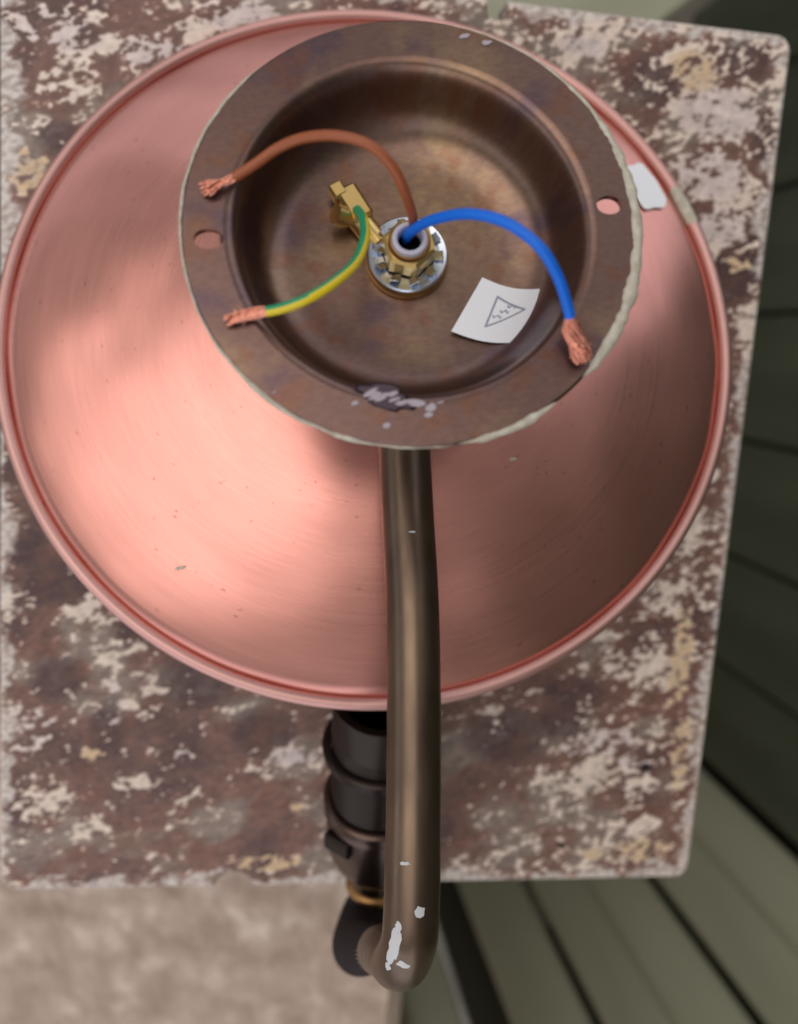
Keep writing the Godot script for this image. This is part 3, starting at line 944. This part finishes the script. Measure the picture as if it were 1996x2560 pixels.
func put_flat(st: SurfaceTool, p: Array, y: float, nn: Array) -> void:
	var ps := []; var us := []
	for q in p:
		ps.append(Vector3(q.x, y, q.y)); us.append(q / 0.11 + Vector2(0.5, 0.5))
	quad(st, ps, nn, us)

# a crust of old paint along the plate's edge
func crust_mesh(table_: Array, R: float) -> ArrayMesh:
	var path := []
	var rough := noise_of(300, 0.09, 3)
	var a0: float = table_[0][0]
	var a1: float = table_[table_.size() - 1][0]
	var n := int((a1 - a0) / 0.8)
	for i in n + 1:
		var a := lerpf(a0, a1, float(i) / n)
		var w := 0.0
		for k in table_.size() - 1:
			if a >= table_[k][0] and a <= table_[k + 1][0]:
				w = lerpf(table_[k][1], table_[k + 1][1], (a - table_[k][0]) / (table_[k + 1][0] - table_[k][0]))
		w *= 0.74 * (1.0 + 0.45 * rough.get_noise_1d(a) + 0.25 * rough.get_noise_1d(a * 4.0 + 90.0))
		var r := R + 0.00025 * rough.get_noise_1d(a * 1.3 + 500.0)
		path.append([deg_to_rad(a), r, maxf(w, 0.02) / 1000.0])
	var st := new_st()
	var m := 9
	for i in path.size() - 1:
		for k in m:
			var ps := []; var ns := []; var us := []
			for q in [[i, k], [i, k + 1], [i + 1, k + 1], [i + 1, k]]:
				var e: Array = path[q[0]]
				var t: float = PI * 1.25 * q[1] / m - PI * 0.3    # from under the edge over it to the face
				var c := Vector2(cos(t), sin(t))
				var rr: float = e[1] + c.x * e[2]
				var yy: float = -0.0007 + c.y * minf(e[2] * 0.5, 0.0006) + 0.0004
				ps.append(Vector3(rr * cos(e[0]), yy, rr * sin(e[0])))
				ns.append(Vector3(c.x * cos(e[0]), c.y, c.x * sin(e[0])).normalized())
				us.append(Vector2(q[0] * 0.1, q[1] * 0.1))
			quad(st, ps, ns, us)
	return st.commit()

func star_washer() -> ArrayMesh:
	# flat ring, then teeth bent up towards the nut
	var st := new_st()
	st.append_from(lathe([Vector2(0.0078, -0.0152), Vector2(0.0094, -0.0150), Vector2(0.0098, -0.0153), Vector2(0.0098, -0.0158)], 48), 0, Transform3D())
	st.append_from(lathe([Vector2(0.0050, -0.0156), Vector2(0.0079, -0.0155)], 48), 0, Transform3D())
	for i in 10:
		var a := TAU * i / 10.0 + 0.1
		var t := Transform3D(Basis(Vector3.UP, -a), Vector3.ZERO) * Transform3D(Basis(Vector3(0, 0, 1), 0.42) * Basis(Vector3(1, 0, 0), 0.38), Vector3(0.0073, -0.0143, 0))
		chamfer_box_into(st, Vector3(0.0026, 0.0005, 0.0023), 0.00012, t)
	return st.commit()

func prism_into(st: SurfaceTool, outline: Array, top: float, bottom: float, ch: float) -> void:
	var n := outline.size()
	var z := [Vector2.ZERO, Vector2.ZERO, Vector2.ZERO, Vector2.ZERO]
	for i in n:
		var a: Vector2 = outline[i]
		var b: Vector2 = outline[(i + 1) % n]
		var m := ((a + b) * 0.5).normalized()
		var nv := Vector3(m.x, 0, m.y)
		var nc := (nv * 0.6 + Vector3.UP).normalized()
		var k := 1.0 - ch * 1.6 / a.length()
		var ai := a * k
		var bi := b * k
		quad(st, [Vector3(a.x, top - ch, a.y), Vector3(b.x, top - ch, b.y), Vector3(b.x, bottom, b.y), Vector3(a.x, bottom, a.y)], [nv, nv, nv, nv], z)
		quad(st, [Vector3(a.x, top - ch, a.y), Vector3(b.x, top - ch, b.y), Vector3(bi.x, top, bi.y), Vector3(ai.x, top, ai.y)], [nc, nc, nc, nc], z)
		var ah := a.normalized() * 0.0036
		var bh := b.normalized() * 0.0036
		quad(st, [Vector3(ai.x, top, ai.y), Vector3(bi.x, top, bi.y), Vector3(bh.x, top, bh.y), Vector3(ah.x, top, ah.y)], [Vector3.UP, Vector3.UP, Vector3.UP, Vector3.UP], z)

func mm(c: Array) -> Array:
	var out := []
	for q in c: out.append(Vector3(q[0], q[1], q[2]) / 1000.0)
	return out

func wire(plate: Node3D, kind: String, label: String, course: Array, bare: Array, r: float, spread: Array, count: int) -> void:
	var split = null
	if kind == "earth": split = [Vector3(-0.75, 0.35, -0.65).normalized(), lin(40, 150, 105), lin(232, 205, 40)]
	var path := smooth_path(mm(course), 8)
	var o := obj("wire", tube(path, [r], 28, true, split), mats[kind + " insulation"], plate)
	tag(o, label)
	# bare strands: a loosely twisted bundle
	var core := smooth_path(mm(bare), 6)
	var fr := frames(core)
	var st := new_st()
	for s in count:
		var ring := sqrt((s + 0.5) / count)
		var ph := s * 2.39996
		var tw := rng.randf_range(1.2, 2.4)
		var fan := rng.randf_range(0.8, 1.25)
		var ends := core.size() - rng.randi_range(0, 4)
		var line := []
		for i in ends:
			var t := float(i) / (core.size() - 1)
			var k := t * (spread.size() - 1)
			var kk := mini(int(k), spread.size() - 2)
			var rad: float = lerpf(spread[kk], spread[kk + 1], k - kk) * ring * lerpf(1.0, fan, t)
			var an := ph + tw * t
			line.append(core[i] + (fr[i][1] * cos(an) * rad + fr[i][2] * sin(an) * rad * 0.7) + Vector3(0, 0.0002, 0) * rng.randf_range(-1, 1))
		tube_into(st, line, [0.00024], 5)
	for s in count / 5:   # a few strands that stand off
		var i0 := rng.randi_range(2, core.size() - 6)
		var dir: Vector3 = (fr[i0][0] * rng.randf_range(0.2, 0.9) + fr[i0][1] * rng.randf_range(-1, 1) + fr[i0][2] * rng.randf_range(-0.6, 0.6)).normalized()
		var p: Vector3 = core[i0]
		var q: Vector3 = p + dir * rng.randf_range(0.002, 0.0036)
		q.y = maxf(q.y, 0.0004)
		tube_into(st, smooth_path([p, p.lerp(q, 0.5) + Vector3(0, 0.0005, 0), q], 4), [0.00013], 5)
	obj("copper_strands", st.commit(), mats["copper strands"], o)

func arm_chip_into(st: SurfaceTool, path: Array, fr: Array, along: float, ang: float, ra: float, rb: float) -> void:
	var R := 0.0074
	var cum := [0.0]
	for i in path.size() - 1: cum.append(cum[i] + path[i].distance_to(path[i + 1]))
	# angle is measured from straight up, positive to the right
	var n := 14
	var rings := 3
	var pts := []
	var nrm := []
	var k := []
	for i in n: k.append(rng.randf_range(0.62, 1.12))
	for j in rings + 1:
		for i in n:
			var f := float(j) / rings
			var th := TAU * i / n
			var s: float = clampf(along + cos(th) * ra * f * k[i], 0.0, cum[cum.size() - 1] - 0.0001)
			var a: float = ang + sin(th) * rb * f * k[i] / R
			var e := 0
			while e < cum.size() - 2 and cum[e + 1] < s: e += 1
			var t: float = (s - cum[e]) / maxf(cum[e + 1] - cum[e], 1e-6)
			var c: Vector3 = path[e].lerp(path[e + 1], t)
			var tg: Vector3 = fr[e][0].lerp(fr[e + 1][0], t).normalized()
			var right := Vector3(1, 0, 0)
			right = (right - tg * right.dot(tg)).normalized()
			var up := right.cross(tg).normalized()
			if up.dot(Vector3(0, 1, 0.35)) < 0.0: up = -up
			var d := up * cos(a) + right * sin(a)
			pts.append(c + d * (R + (0.00022 if j < rings else 0.00002)))
			nrm.append(d)
	var z := [Vector2.ZERO, Vector2.ZERO, Vector2.ZERO, Vector2.ZERO]
	for j in rings:
		for i in n:
			var q := [j * n + i, j * n + (i + 1) % n, (j + 1) * n + (i + 1) % n, (j + 1) * n + i]
			quad(st, [pts[q[0]], pts[q[1]], pts[q[2]], pts[q[3]]], [nrm[q[0]], nrm[q[1]], nrm[q[2]], nrm[q[3]]], z)
